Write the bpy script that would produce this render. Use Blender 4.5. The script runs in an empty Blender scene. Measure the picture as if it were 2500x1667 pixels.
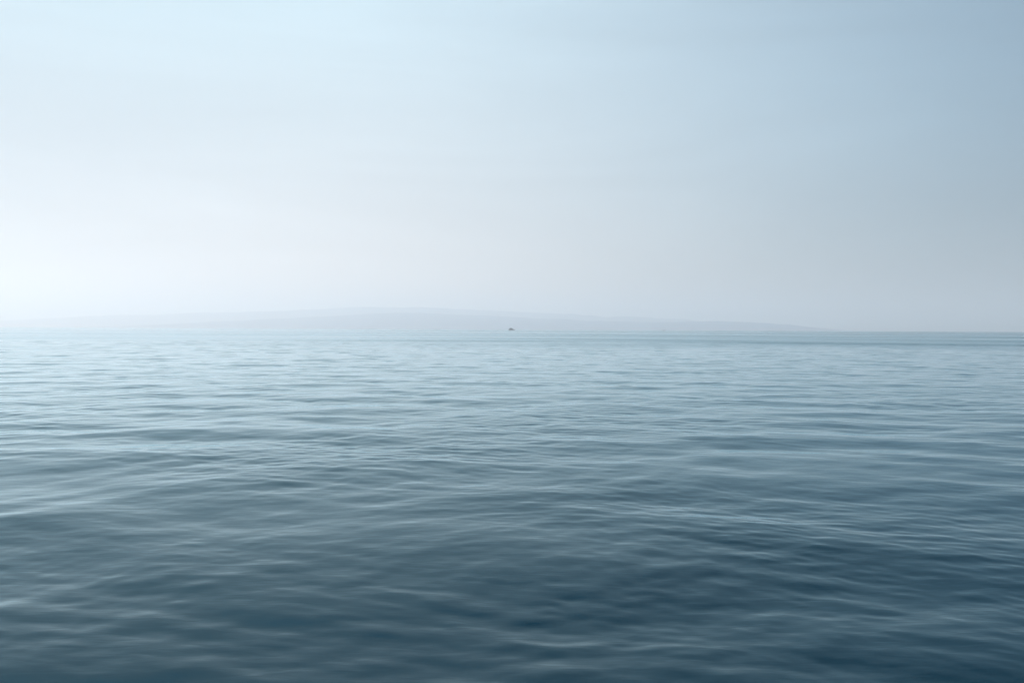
import bpy, math, random
import numpy as np
R = math.radians
sc = bpy.context.scene
col = sc.collection

# ------------------------------------------------------------------ camera
CAM_H = 3.0
cam = bpy.data.cameras.new('camera')
cam.sensor_width = 36.0
cam.lens = 27.0
cam.clip_start = 0.1
cam.clip_end = 90000.0
cam_o = bpy.data.objects.new('camera', cam)
col.objects.link(cam_o)
cam_o.location = (0.0, 0.0, CAM_H)
cam_o.rotation_mode = 'YXZ'
from mathutils import Matrix
# pitch 0.92 degrees below level, rolled a quarter of a degree
cam_o.matrix_world = (Matrix.Translation((0, 0, CAM_H)) @ Matrix.Rotation(R(90 - 0.925), 4, 'X')
                      @ Matrix.Rotation(R(0.27), 4, 'Z'))
sc.camera = cam_o

# ------------------------------------------------------------------ sky and sun
SUN_AZ = -62.0      # degrees from the view direction (+Y), negative is to the left
SUN_EL = 34.0
EXPOSURE = 0.0
w = bpy.data.worlds.new('World')
sc.world = w
w.use_nodes = True
nt = w.node_tree
for n in list(nt.nodes):
    nt.nodes.remove(n)


def N(tree, kind, **kw):
    n = tree.nodes.new(kind)
    for k, v in kw.items():
        setattr(n, k, v)
    return n


def math_node(tree, op, a, b=None, c=None, clamp=False):
    n = tree.nodes.new('ShaderNodeMath')
    n.operation = op
    n.use_clamp = clamp
    for i, v in enumerate((a, b, c)):
        if v is None:
            continue
        if isinstance(v, (int, float)):
            n.inputs[i].default_value = v
        else:
            tree.links.new(v, n.inputs[i])
    return n.outputs[0]


out = N(nt, 'ShaderNodeOutputWorld')
bg = N(nt, 'ShaderNodeBackground')
bg.inputs['Strength'].default_value = 0.10
sky = N(nt, 'ShaderNodeTexSky', sky_type='NISHITA', sun_disc=False)
sky.sun_elevation = R(SUN_EL)
sky.sun_rotation = R(SUN_AZ)
sky.altitude = 0.0
sky.air_density = 1.0
sky.dust_density = 1.0
sky.ozone_density = 1.0
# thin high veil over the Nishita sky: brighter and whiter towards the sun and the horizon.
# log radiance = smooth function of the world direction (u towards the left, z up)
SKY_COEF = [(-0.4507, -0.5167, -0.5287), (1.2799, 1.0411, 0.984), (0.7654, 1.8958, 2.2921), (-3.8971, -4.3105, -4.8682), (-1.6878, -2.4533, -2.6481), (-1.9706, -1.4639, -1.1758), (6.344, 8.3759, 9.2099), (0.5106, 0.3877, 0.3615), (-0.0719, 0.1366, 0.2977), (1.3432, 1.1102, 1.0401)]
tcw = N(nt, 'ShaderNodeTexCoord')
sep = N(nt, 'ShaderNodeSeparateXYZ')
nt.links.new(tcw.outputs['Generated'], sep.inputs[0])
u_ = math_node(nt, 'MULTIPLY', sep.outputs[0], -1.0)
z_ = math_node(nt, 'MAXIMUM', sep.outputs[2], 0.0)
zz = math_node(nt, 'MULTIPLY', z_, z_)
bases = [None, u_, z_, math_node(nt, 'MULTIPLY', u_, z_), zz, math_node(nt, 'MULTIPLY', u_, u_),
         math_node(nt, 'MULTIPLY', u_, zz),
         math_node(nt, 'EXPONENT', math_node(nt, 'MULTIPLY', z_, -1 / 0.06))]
hi = N(nt, 'ShaderNodeMapRange', interpolation_type='SMOOTHSTEP')     # added unseen overhead gradient, brighter at left to colour the foreground water's reflections
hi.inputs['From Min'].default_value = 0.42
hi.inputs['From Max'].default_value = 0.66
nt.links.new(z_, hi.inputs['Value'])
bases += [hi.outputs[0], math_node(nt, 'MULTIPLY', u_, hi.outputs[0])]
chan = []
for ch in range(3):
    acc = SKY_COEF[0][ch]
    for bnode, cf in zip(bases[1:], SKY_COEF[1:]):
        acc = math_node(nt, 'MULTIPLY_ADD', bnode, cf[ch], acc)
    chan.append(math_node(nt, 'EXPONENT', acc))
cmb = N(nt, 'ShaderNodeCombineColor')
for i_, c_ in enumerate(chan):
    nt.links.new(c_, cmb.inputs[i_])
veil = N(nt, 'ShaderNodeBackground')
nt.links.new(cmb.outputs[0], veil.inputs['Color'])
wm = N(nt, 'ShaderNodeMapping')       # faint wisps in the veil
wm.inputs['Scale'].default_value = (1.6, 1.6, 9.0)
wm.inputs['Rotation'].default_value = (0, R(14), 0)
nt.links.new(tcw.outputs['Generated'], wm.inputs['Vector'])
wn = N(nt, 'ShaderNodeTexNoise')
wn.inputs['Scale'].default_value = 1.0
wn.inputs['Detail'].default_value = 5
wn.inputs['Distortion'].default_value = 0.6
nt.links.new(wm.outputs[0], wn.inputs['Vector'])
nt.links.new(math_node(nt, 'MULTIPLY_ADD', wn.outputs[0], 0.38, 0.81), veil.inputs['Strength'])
nt.links.new(sky.outputs[0], bg.inputs['Color'])
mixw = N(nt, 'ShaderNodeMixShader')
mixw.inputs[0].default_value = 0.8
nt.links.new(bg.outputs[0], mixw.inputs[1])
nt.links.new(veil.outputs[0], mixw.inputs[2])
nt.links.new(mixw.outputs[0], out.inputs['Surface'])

sun = bpy.data.lights.new('sun', 'SUN')
sun.energy = 4.3
sun.angle = R(0.6)
sun.color = (1.0, 0.93, 0.86)
sun_o = bpy.data.objects.new('sun', sun)
col.objects.link(sun_o)
az, el = R(SUN_AZ), R(SUN_EL)
from mathutils import Vector
d = Vector((math.sin(az) * math.cos(el), math.cos(az) * math.cos(el), math.sin(el)))
sun_o.rotation_euler = d.to_track_quat('Z', 'Y').to_euler()
sun_o.location = (0, 0, 200)

sc.view_settings.view_transform = 'Standard'
sc.view_settings.look = 'None'
sc.view_settings.exposure = EXPOSURE
sc.view_settings.gamma = 1.0
sc.view_settings.use_curve_mapping = False
sc.cycles.use_denoising = True
sc.cycles.volume_bounces = 6
sc.cycles.max_bounces = 8
sc.cycles.sample_clamp_indirect = 4.0


# ------------------------------------------------------------------ helpers
def tag(o, label=None, cat=None, group=None, kind=None):
    if label: o['label'] = label
    if cat: o['category'] = cat
    if group: o['group'] = group
    if kind: o['kind'] = kind
    return o


def mesh_obj(name, verts, faces, mat, parent=None, smooth=False):
    me = bpy.data.meshes.new(name)
    me.from_pydata([tuple(v) for v in verts], [], [tuple(f) for f in faces])
    me.update()
    if smooth:
        me.polygons.foreach_set('use_smooth', [True] * len(me.polygons))
    me.materials.append(mat)
    o = bpy.data.objects.new(name, me)
    col.objects.link(o)
    if parent:
        o.parent = parent
    return o


def grid_obj(name, P, mat, attrs=None):
    """P: (rows, cols, 3) array -> one smooth quad sheet"""
    nr, nc = P.shape[:2]
    me = bpy.data.meshes.new(name)
    me.vertices.add(nr * nc)
    me.vertices.foreach_set('co', P.reshape(-1).astype(np.float32))
    i = np.arange(nr * nc).reshape(nr, nc)
    q = np.stack([i[:-1, :-1], i[:-1, 1:], i[1:, 1:], i[1:, :-1]], -1).reshape(-1, 4)
    nf = len(q)
    me.loops.add(nf * 4)
    me.loops.foreach_set('vertex_index', q.reshape(-1).astype(np.int32))
    me.polygons.add(nf)
    me.polygons.foreach_set('loop_start', (np.arange(nf) * 4).astype(np.int32))
    me.update(calc_edges=True)
    me.polygons.foreach_set('use_smooth', np.ones(nf, bool))
    for k, v in (attrs or {}).items():
        a = me.attributes.new(k, 'FLOAT', 'POINT')
        a.data.foreach_set('value', v.reshape(-1).astype(np.float32))
    me.materials.append(mat)
    o = bpy.data.objects.new(name, me)
    col.objects.link(o)
    return o


def plain(name, color, rough=0.5, vary=0.12, scale=3.0, metallic=0.0):
    m = bpy.data.materials.new(name)
    m.use_nodes = True
    t = m.node_tree
    b = t.nodes['Principled BSDF']
    b.inputs['Roughness'].default_value = rough
    b.inputs['Metallic'].default_value = metallic
    tc = N(t, 'ShaderNodeTexCoord')
    nz = N(t, 'ShaderNodeTexNoise')
    nz.inputs['Scale'].default_value = scale
    nz.inputs['Detail'].default_value = 5
    t.links.new(tc.outputs['Object'], nz.inputs['Vector'])
    mx = N(t, 'ShaderNodeMix', data_type='RGBA')
    mx.inputs[6].default_value = tuple(c * (1 - vary) for c in color) + (1,)
    mx.inputs[7].default_value = tuple(min(1, c * (1 + vary)) for c in color) + (1,)
    t.links.new(nz.outputs[0], mx.inputs[0])
    t.links.new(mx.outputs[2], b.inputs['Base Color'])
    return m


# ------------------------------------------------------------------ water
def water_material():
    m = bpy.data.materials.new('sea_water')
    m.use_nodes = True
    t = m.node_tree
    b = t.nodes['Principled BSDF']
    b.inputs['Base Color'].default_value = (0.0005, 0.018, 0.025, 1)
    b.inputs['IOR'].default_value = 1.12
    b.inputs['Coat Tint'].default_value = (0.63, 0.915, 0.985, 1)
    b.inputs['Coat Weight'].default_value = 1.0
    b.inputs['Coat IOR'].default_value = 1.14
    tc = N(t, 'ShaderNodeTexCoord')
    far = N(t, 'ShaderNodeAttribute', attribute_name='far')       # 1 where the mesh is too coarse for the wavelets
    dist = N(t, 'ShaderNodeAttribute', attribute_name='chop')     # micro-chop that a far pixel averages

    def noise(sx, sy, detail, rough=0.5, dist_=0.0, rot=0.0, loc=(0, 0, 0)):
        mp = N(t, 'ShaderNodeMapping')
        mp.inputs['Scale'].default_value = (sx, sy, 1)
        mp.inputs['Rotation'].default_value = (0, 0, rot)
        mp.inputs['Location'].default_value = loc
        t.links.new(tc.outputs['Object'], mp.inputs['Vector'])
        nz = N(t, 'ShaderNodeTexNoise')
        nz.inputs['Scale'].default_value = 1.0
        nz.inputs['Detail'].default_value = detail
        nz.inputs['Roughness'].default_value = rough
        nz.inputs['Distortion'].default_value = dist_
        t.links.new(mp.outputs[0], nz.inputs['Vector'])
        return nz.outputs[0]

    far_w = noise(0.30, 1.1, 3, 0.55, 0.4)                # wavelets for the far water
    far_s = noise(0.06, 0.16, 1, 0.5, 0.3, loc=(9, 4, 0))   # swell for the far water
    near_r = noise(2.6, 8.0, 3, 0.5, 0.5)                # small ripples everywhere
    h = math_node(t, 'MULTIPLY', near_r, 0.0032)
    fa = math_node(t, 'MULTIPLY', far_w, 0.055)
    fs = math_node(t, 'MULTIPLY', far_s, 0.16)
    fsum = math_node(t, 'ADD', fa, fs)
    fm = math_node(t, 'MULTIPLY', fsum, far.outputs['Fac'])
    h = math_node(t, 'ADD', h, fm)
    bp = N(t, 'ShaderNodeBump')
    bp.inputs['Strength'].default_value = 1.0
    bp.inputs['Distance'].default_value = 1.0
    t.links.new(h, bp.inputs['Height'])
    t.links.new(bp.outputs[0], b.inputs['Normal'])
    # far water: a pixel spans many wavelets, their slopes act as roughness
    rg = math_node(t, 'MULTIPLY', dist.outputs['Fac'], 0.27)
    rg = math_node(t, 'ADD', rg, 0.025)
    t.links.new(rg, b.inputs['Roughness'])
    t.links.new(rg, b.inputs['Coat Roughness'])
    t.links.new(bp.outputs[0], b.inputs['Coat Normal'])
    return m


def water_sheet():
    rng = np.random.default_rng(11)
    # radial rows: fine near the viewer, widening with distance
    r = [0.5]
    while r[-1] < 200:
        x = r[-1]
        r.append(x + (0.10 if x < 4.6 else 0.016 * (x / 4.6) ** 0.85))
    while r[-1] < 26000:
        r.append(r[-1] * 1.04)
    r = np.array(r)
    a_in = np.linspace(-46, 46, 1150)
    a = np.concatenate([np.linspace(-180, -48, 46), a_in, np.linspace(48, 180, 46)])
    a = np.radians(a)
    A, RR = np.meshgrid(a, r)
    X = RR * np.sin(A)
    Y = RR * np.cos(A)
    Z = np.zeros_like(X)
    near = r < 215
    x, y, rr = X[near].copy(), Y[near].copy(), RR[near]
    # slow domain warp so no crest stays ruler straight
    def warp(s, amp, seed):
        g = np.random.default_rng(seed)
        o = np.zeros_like(x)
        for _ in range(7):
            th = g.uniform(0, 2 * math.pi)
            k = 2 * math.pi / (s * g.uniform(0.7, 1.6))
            o += np.sin(k * (x * math.cos(th) + y * math.sin(th)) + g.uniform(0, 6.28))
        return o * amp / 3
    xw = x + warp(7.0, 0.22, 1)
    yw = y + warp(6.0, 0.20, 2)
    spac = np.maximum(rr * (100 / 1150) * math.pi / 180, 0.016 * (np.maximum(rr, 4.6) / 4.6) ** 0.85)
    z = np.zeros_like(x)

    def add(lmin, lmax, n, slope, mean, spread, mask=None, circ=None, sharp=0.0):
        nonlocal z
        part = np.zeros_like(z)
        for i in range(n):
            lam = lmin * (lmax / lmin) ** ((i + rng.random()) / n)
            k = 2 * math.pi / lam
            th = math.radians(mean + rng.normal() * spread)
            amp = slope * math.sqrt(2 / n) / k
            lod = np.clip((lam / spac - 3.0) / 4.0, 0, 1)
            if circ is None:
                ph = k * (xw * math.sin(th) + yw * math.cos(th))
            else:
                cx = circ[0] + rng.normal() * circ[2]
                cy = circ[1] + rng.normal() * circ[2]
                ph = k * np.hypot(xw - cx, yw - cy)
            ph = ph + rng.uniform(0, 6.28)
            s = np.sin(ph)
            if sharp:
                s = s - sharp * 0.5 * np.cos(2 * ph)
            part += amp * lod * s
        z = z + (part if mask is None else part * mask)

    patch = 0.72 + 0.38 * np.clip(warp(14.0, 1.2, 5), -1, 1)
    soft = 1 - 0.45 / (1 + np.exp((rr - 11) / 2.5))      # lee water close in: the finest wavelets die away
    add(2.4, 6.5, 16, 0.030, -6, 28)
    add(0.9, 2.2, 40, 0.024, -2, 34)
    add(0.42, 0.9, 56, 0.030, 2, 38, mask=patch)
    add(0.20, 0.42, 64, 0.029, 0, 42, mask=patch * soft)
    add(0.11, 0.20, 40, 0.012, 10, 40, mask=patch * soft * np.exp(-(rr / 14) ** 2))
    # wake ripples on the right: short crests that run down towards the lower right
    mr = 1 / (1 + np.exp(-(x - 2.0) / 1.2)) * np.exp(-(rr / 15) ** 2)
    mr *= 0.5 + 0.5 * np.clip(warp(2.6, 1.4, 8), -1, 1)
    add(0.11, 0.30, 40, 0.036, 44, 13, mask=mr)
    Z[near] = z
    # seal the middle of the sheet
    far = np.clip((RR - 40) / 120, 0, 1)
    # a breeze ruffles the water beyond a level line about 130 m out, with long slicks of smooth water in it
    lx = X / np.maximum(RR, 1)
    ly = np.log(np.maximum(RR, 1))
    g = np.random.default_rng(21)
    lane = np.zeros_like(X)
    for k in range(20):
        fy = g.uniform(3, 26)
        lane += np.sin(fy * ly + g.uniform(-7, 7) * lx + 1.3 * np.sin(lx * g.uniform(2, 7) + g.uniform(0, 6)) + g.uniform(0, 6.28)) / 4
    edge = Y + 6 * np.sin(lx * 5 + 1) + 4 * np.sin(lx * 13)
    breeze = np.clip((edge - 95) / 80, 0, 1) * (0.62 + 0.22 * np.clip(lane, -1.3, 1.0)) * (0.45 + 0.55 / (1 + np.exp(-(lx + 0.1) / 0.15)))
    calm = 0.09 * np.clip((RR - 10) / 90, 0, 1) * (1 + 0.4 * np.clip(lane, -1, 1))
    chop = np.maximum(calm, np.where(Y > 0, breeze, calm))
    P = np.stack([X, Y, Z], -1)
    o = grid_obj('water', P[:, ::-1], MAT_WATER, {'far': far[:, ::-1], 'chop': chop[:, ::-1]})
    tag(o, 'calm rippled blue sea reaching the horizon under haze', 'water', kind='structure')
    return o


MAT_WATER = water_material()
water_sheet()

# ------------------------------------------------------------------ hills across the water
F = 1875.0   # focal length in the 2500 px photograph, for turning a skyline height into metres


def hills(name, prof, dist, depth, seed, label, mat):
    g = np.random.default_rng(seed)
    px = np.array([p[0] for p in prof], float)
    ph = np.array([p[1] for p in prof], float)
    xs = np.linspace(px[0], px[-1], 520)
    hh = np.interp(xs, px, ph)
    ker = np.hanning(9); ker /= ker.sum()
    hh = np.convolve(np.pad(hh, 4, 'edge'), ker, 'valid')
    az = (xs - 1250) / F
    rough = np.zeros_like(xs)
    for k in range(40):
        f = g.uniform(0.02, 0.24)
        rough += math.sin(g.uniform(0, 6)) * np.sin(xs * f + g.uniform(0, 6.28)) * 0.018 / f
    hh = np.maximum(hh + rough * np.clip(hh / 20, 0, 1) * 0.6, 0)
    t = np.linspace(-1, 1, 61)
    T, X_ = np.meshgrid(t, az * dist, indexing='ij')
    H = np.tile(hh / F * dist, (len(t), 1))
    shape = np.where(T < 0.15, 0.5 + 0.5 * np.cos(np.pi * np.clip((T - 0.15) / 1.15, -1, 0)),
                     0.5 + 0.5 * np.cos(np.pi * np.clip((T - 0.15) / 0.85, 0, 1))) ** 0.8
    n = np.zeros_like(H)
    for k in range(60):
        lam = g.uniform(250, 2600)
        th = g.uniform(0, 6.28)
        n += lam / 1500 * np.sin(2 * math.pi / lam * (X_ * math.cos(th) + T * depth * math.sin(th)) + g.uniform(0, 6.28))
    Y_ = dist + T * depth
    Z_ = H * shape * (1 + 0.010 * n * (1 - np.exp(-((T - 0.15) / 0.25) ** 2))) - 3.0
    P = np.stack([X_, Y_, Z_], -1)
    o = grid_obj(name, P, mat)
    tag(o, label, 'hills', kind='structure')
    return o


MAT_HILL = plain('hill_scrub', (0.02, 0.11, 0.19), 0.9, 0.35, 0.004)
near_ridge = [(250, 0), (400, 9), (560, 18), (700, 26), (840, 34), (934, 39), (972, 41), (1068, 39), (1183, 34.5), (1260, 31), (1336, 27.5),
              (1412, 24.5), (1500, 21.5), (1565, 20.5), (1640, 20.5), (1700, 22), (1753, 23.5), (1807, 22.5), (1868, 19.5),
              (1929, 16), (1964, 11.5), (1994, 7.5), (2025, 2.5), (2045, 0)]
far_ridge = [(-260, 0), (-120, 9), (20, 17), (88, 21), (184, 26), (245, 29), (344, 32), (459, 37), (650, 41), (765, 48),
             (823, 52), (880, 54), (953, 53), (1049, 51), (1133, 49), (1240, 45), (1328, 41), (1374, 38), (1397, 40),
             (1424, 35.5), (1443, 37), (1473, 30), (1516, 34), (1584, 31), (1623, 29.5), (1665, 29), (1700, 24),
             (1760, 19), (1850, 10), (1940, 0)]
faint = [(1980, 0), (2060, 5), (2130, 8), (2200, 10), (2260, 9), (2330, 6), (2420, 5), (2520, 3), (2620, 0)]
hills('hills', near_ridge, 8000, 1000, 3, 'hazy blue headland tapering down to the water on the right', MAT_HILL)
hills('hills', far_ridge, 10500, 1200, 4, 'paler taller ridge behind the headland, fading out to the left', MAT_HILL)
hills('hills', faint, 14000, 900, 5, 'barely visible low land on the horizon right of the headland', MAT_HILL)

# ------------------------------------------------------------------ boats
def px_to_xy(px, dist):
    return ((px - 1250) / F * dist, dist)


def loft(sections):
    """closed loft through equal-length rings"""
    n = len(sections[0])
    v = [p for s in sections for p in s]
    f = []
    for i in range(len(sections) - 1):
        for j in range(n):
            a, b = i * n + j, i * n + (j + 1) % n
            f.append((a, b, b + n, a + n))
    f.append(tuple(range(n))[::-1])
    f.append(tuple(range((len(sections) - 1) * n, len(sections) * n)))
    return v, f


def hull_rings(L, B, D, draft):
    s = []
    for i in range(25):
        u = i / 24
        x = -L / 2 + L * u
        b = B / 2 * (1 - max(0, (u - 0.55) / 0.45) ** 2.2) * (0.88 + 0.12 * min(1, u / 0.15))
        b = max(b, 0.05)
        top = D * (1 + 0.45 * max(0, (u - 0.5) / 0.5) ** 2)
        x2 = x + (0.06 * L * max(0, (u - 0.8) / 0.2))
        s.append([(x2, -b, top), (x2, -b * 0.96, D * 0.45), (x, -b * 0.72, -draft * 0.6), (x, 0, -draft),
                  (x, b * 0.72, -draft * 0.6), (x2, b * 0.96, D * 0.45), (x2, b, top)])
    return s


def block(x0, x1, y, z0, z1, rake_a=0.0, rake_f=0.0, cham=0.25):
    """house with chamfered corners and raked ends"""
    def ring(z, xa, xb, yy):
        c = min(cham, yy * 0.4)
        return [(xa, -yy + c, z), (xa + c, -yy, z), (xb - c, -yy, z), (xb, -yy + c, z),
                (xb, yy - c, z), (xb - c, yy, z), (xa + c, yy, z), (xa, yy - c, z)]
    return loft([ring(z0, x0, x1, y), ring(z1, x0 + rake_a, x1 - rake_f, y * 0.97)])


def merge(parts):
    V, Fc = [], []
    for v, f in parts:
        o = len(V)
        V += v
        Fc += [tuple(i + o for i in q) for q in f]
    return V, Fc


def tube(p, q, r, n=8):
    p, q = Vector(p), Vector(q)
    dd = (q - p).normalized()
    u = dd.orthogonal().normalized()
    v = dd.cross(u)
    ring = lambda c: [tuple(c + r * (math.cos(2 * math.pi * k / n) * u + math.sin(2 * math.pi * k / n) * v)) for k in range(n)]
    return loft([ring(p), ring(q)])


M_HULL = plain('navy_hull_paint', (0.02, 0.03, 0.04), 0.4, 0.1, 0.6)
M_WHITE = plain('weathered_white_paint', (0.42, 0.45, 0.47), 0.45, 0.08, 0.8)
M_GREY = plain('grey_deck_paint', (0.05, 0.06, 0.07), 0.6, 0.1, 0.8)
M_GLASS = plain('dark_window_glass', (0.012, 0.016, 0.022), 0.08, 0.1, 1.0)
M_METAL = plain('painted_metal', (0.2, 0.21, 0.22), 0.4, 0.1, 2.0)


def passenger_boat(px, dist):
    x, y = px_to_xy(px, dist)
    root = bpy.data.objects.new('passenger_boat', None)
    col.objects.link(root)
    root.location = (x, y, 0)
    root.rotation_euler = (0, 0, R(6))
    tag(root, 'small dark passenger boat with a domed outline, far out below the middle of the hills', 'boat')
    L, B = 38.0, 9.0
    root.scale = (0.38, 0.38, 0.43)
    v, f = loft(hull_rings(L, B, 3.6, 1.6))
    mesh_obj('hull', v, f, M_HULL, root)
    v, f = block(-17.0, 13.5, 4.3, 3.58, 7.4, 0.6, 2.2)
    cab = mesh_obj('lower_cabin', v, f, M_GREY, root)
    for sy in (-1, 1):
        for k in range(12):
            x0 = -14.8 + k * 2.15
            vv, ff = block(x0, x0 + 1.6, 0.06, 5.0, 6.5, cham=0.01)
            mesh_obj('window', [(a, b + sy * 4.24, c) for a, b, c in vv], ff, M_GLASS, cab)
    v, f = block(-13.5, 8.0, 3.8, 7.42, 10.6, 1.8, 2.6)
    up = mesh_obj('upper_cabin', v, f, M_GLASS, root)
    v, f = block(-13.0, 7.4, 4.1, 10.62, 11.1, 0.2, 0.2)
    mesh_obj('roof', v, f, M_GREY, up)
    v, f = block(-8.0, 3.6, 2.6, 11.12, 13.4, 2.0, 1.6)
    br = mesh_obj('wheelhouse', v, f, M_GREY, root)
    v, f = merge([tube((-3.5, 0, 13.4), (-3.9, 0, 17.6), 0.16), tube((-3.7, -1.4, 15.8), (-3.7, 1.4, 15.8), 0.08)])
    mesh_obj('mast', v, f, M_METAL, root)
    v, f = block(-12.0, -9.4, 1.1, 11.12, 14.0, 0.5, 0.3)
    mesh_obj('funnel', v, f, M_HULL, root)
    rails = []
    for sy in (-1, 1):
        rails.append(tube((13.0, sy * 3.2, 5.3), (18.5, sy * 1.2, 6.0), 0.05))
        for k in range(6):
            u = k / 5
            rails.append(tube((13.0 + 5.5 * u, sy * (3.2 - 2.0 * u), 4.2), (13.0 + 5.5 * u, sy * (3.2 - 2.0 * u), 5.3 + 0.7 * u), 0.04))
    v, f = merge(rails)
    mesh_obj('railing', v, f, M_METAL, root)


def motorboat(px, dist):
    x, y = px_to_xy(px, dist)
    root = bpy.data.objects.new('motorboat', None)
    col.objects.link(root)
    root.location = (x, y, 0)
    root.scale = (0.85, 0.85, 0.9)
    root.rotation_euler = (0, 0, R(186))
    tag(root, 'tiny motorboat with dark cabin, a speck on the horizon right of the passenger boat', 'boat')
    v, f = loft(hull_rings(6.2, 2.3, 1.1, 0.4))
    mesh_obj('hull', v, f, M_WHITE, root)
    v, f = block(-2.0, 1.7, 0.95, 1.09, 2.9, 0.15, 0.7)
    c = mesh_obj('cabin', v, f, M_GLASS, root)
    v, f = block(-2.1, 1.2, 1.0, 2.91, 3.05, 0.05, 0.05)
    mesh_obj('roof', v, f, M_GREY, c)
    v, f = tube((-0.6, 0, 3.0), (-0.7, 0, 4.2), 0.04)
    mesh_obj('mast', v, f, M_METAL, root)


passenger_boat(1248.5, 1850)
motorboat(1621, 1950)

# ------------------------------------------------------------------ haze
hz = bpy.data.materials.new('haze')
hz.use_nodes = True
t = hz.node_tree
for n in list(t.nodes):
    t.nodes.remove(n)
mo = N(t, 'ShaderNodeOutputMaterial')
pv = N(t, 'ShaderNodeVolumePrincipled')
pv.inputs['Color'].default_value = (1.0, 0.95, 0.932, 1)
pv.inputs['Density'].default_value = 2.7e-4
pv.inputs['Anisotropy'].default_value = 0.32
t.links.new(pv.outputs[0], mo.inputs['Volume'])
S, z0, z1 = 27000.0, -6.0, 400.0
V = [(-S, -S, z0), (S, -S, z0), (S, S, z0), (-S, S, z0), (-S, -S, z1), (S, -S, z1), (S, S, z1), (-S, S, z1)]
Q = [(0, 3, 2, 1), (4, 5, 6, 7), (0, 1, 5, 4), (1, 2, 6, 5), (2, 3, 7, 6), (3, 0, 4, 7)]
h = mesh_obj('haze', V, Q, hz)
tag(h, 'pale sea haze filling the air and veiling the hills', 'haze', kind='stuff')
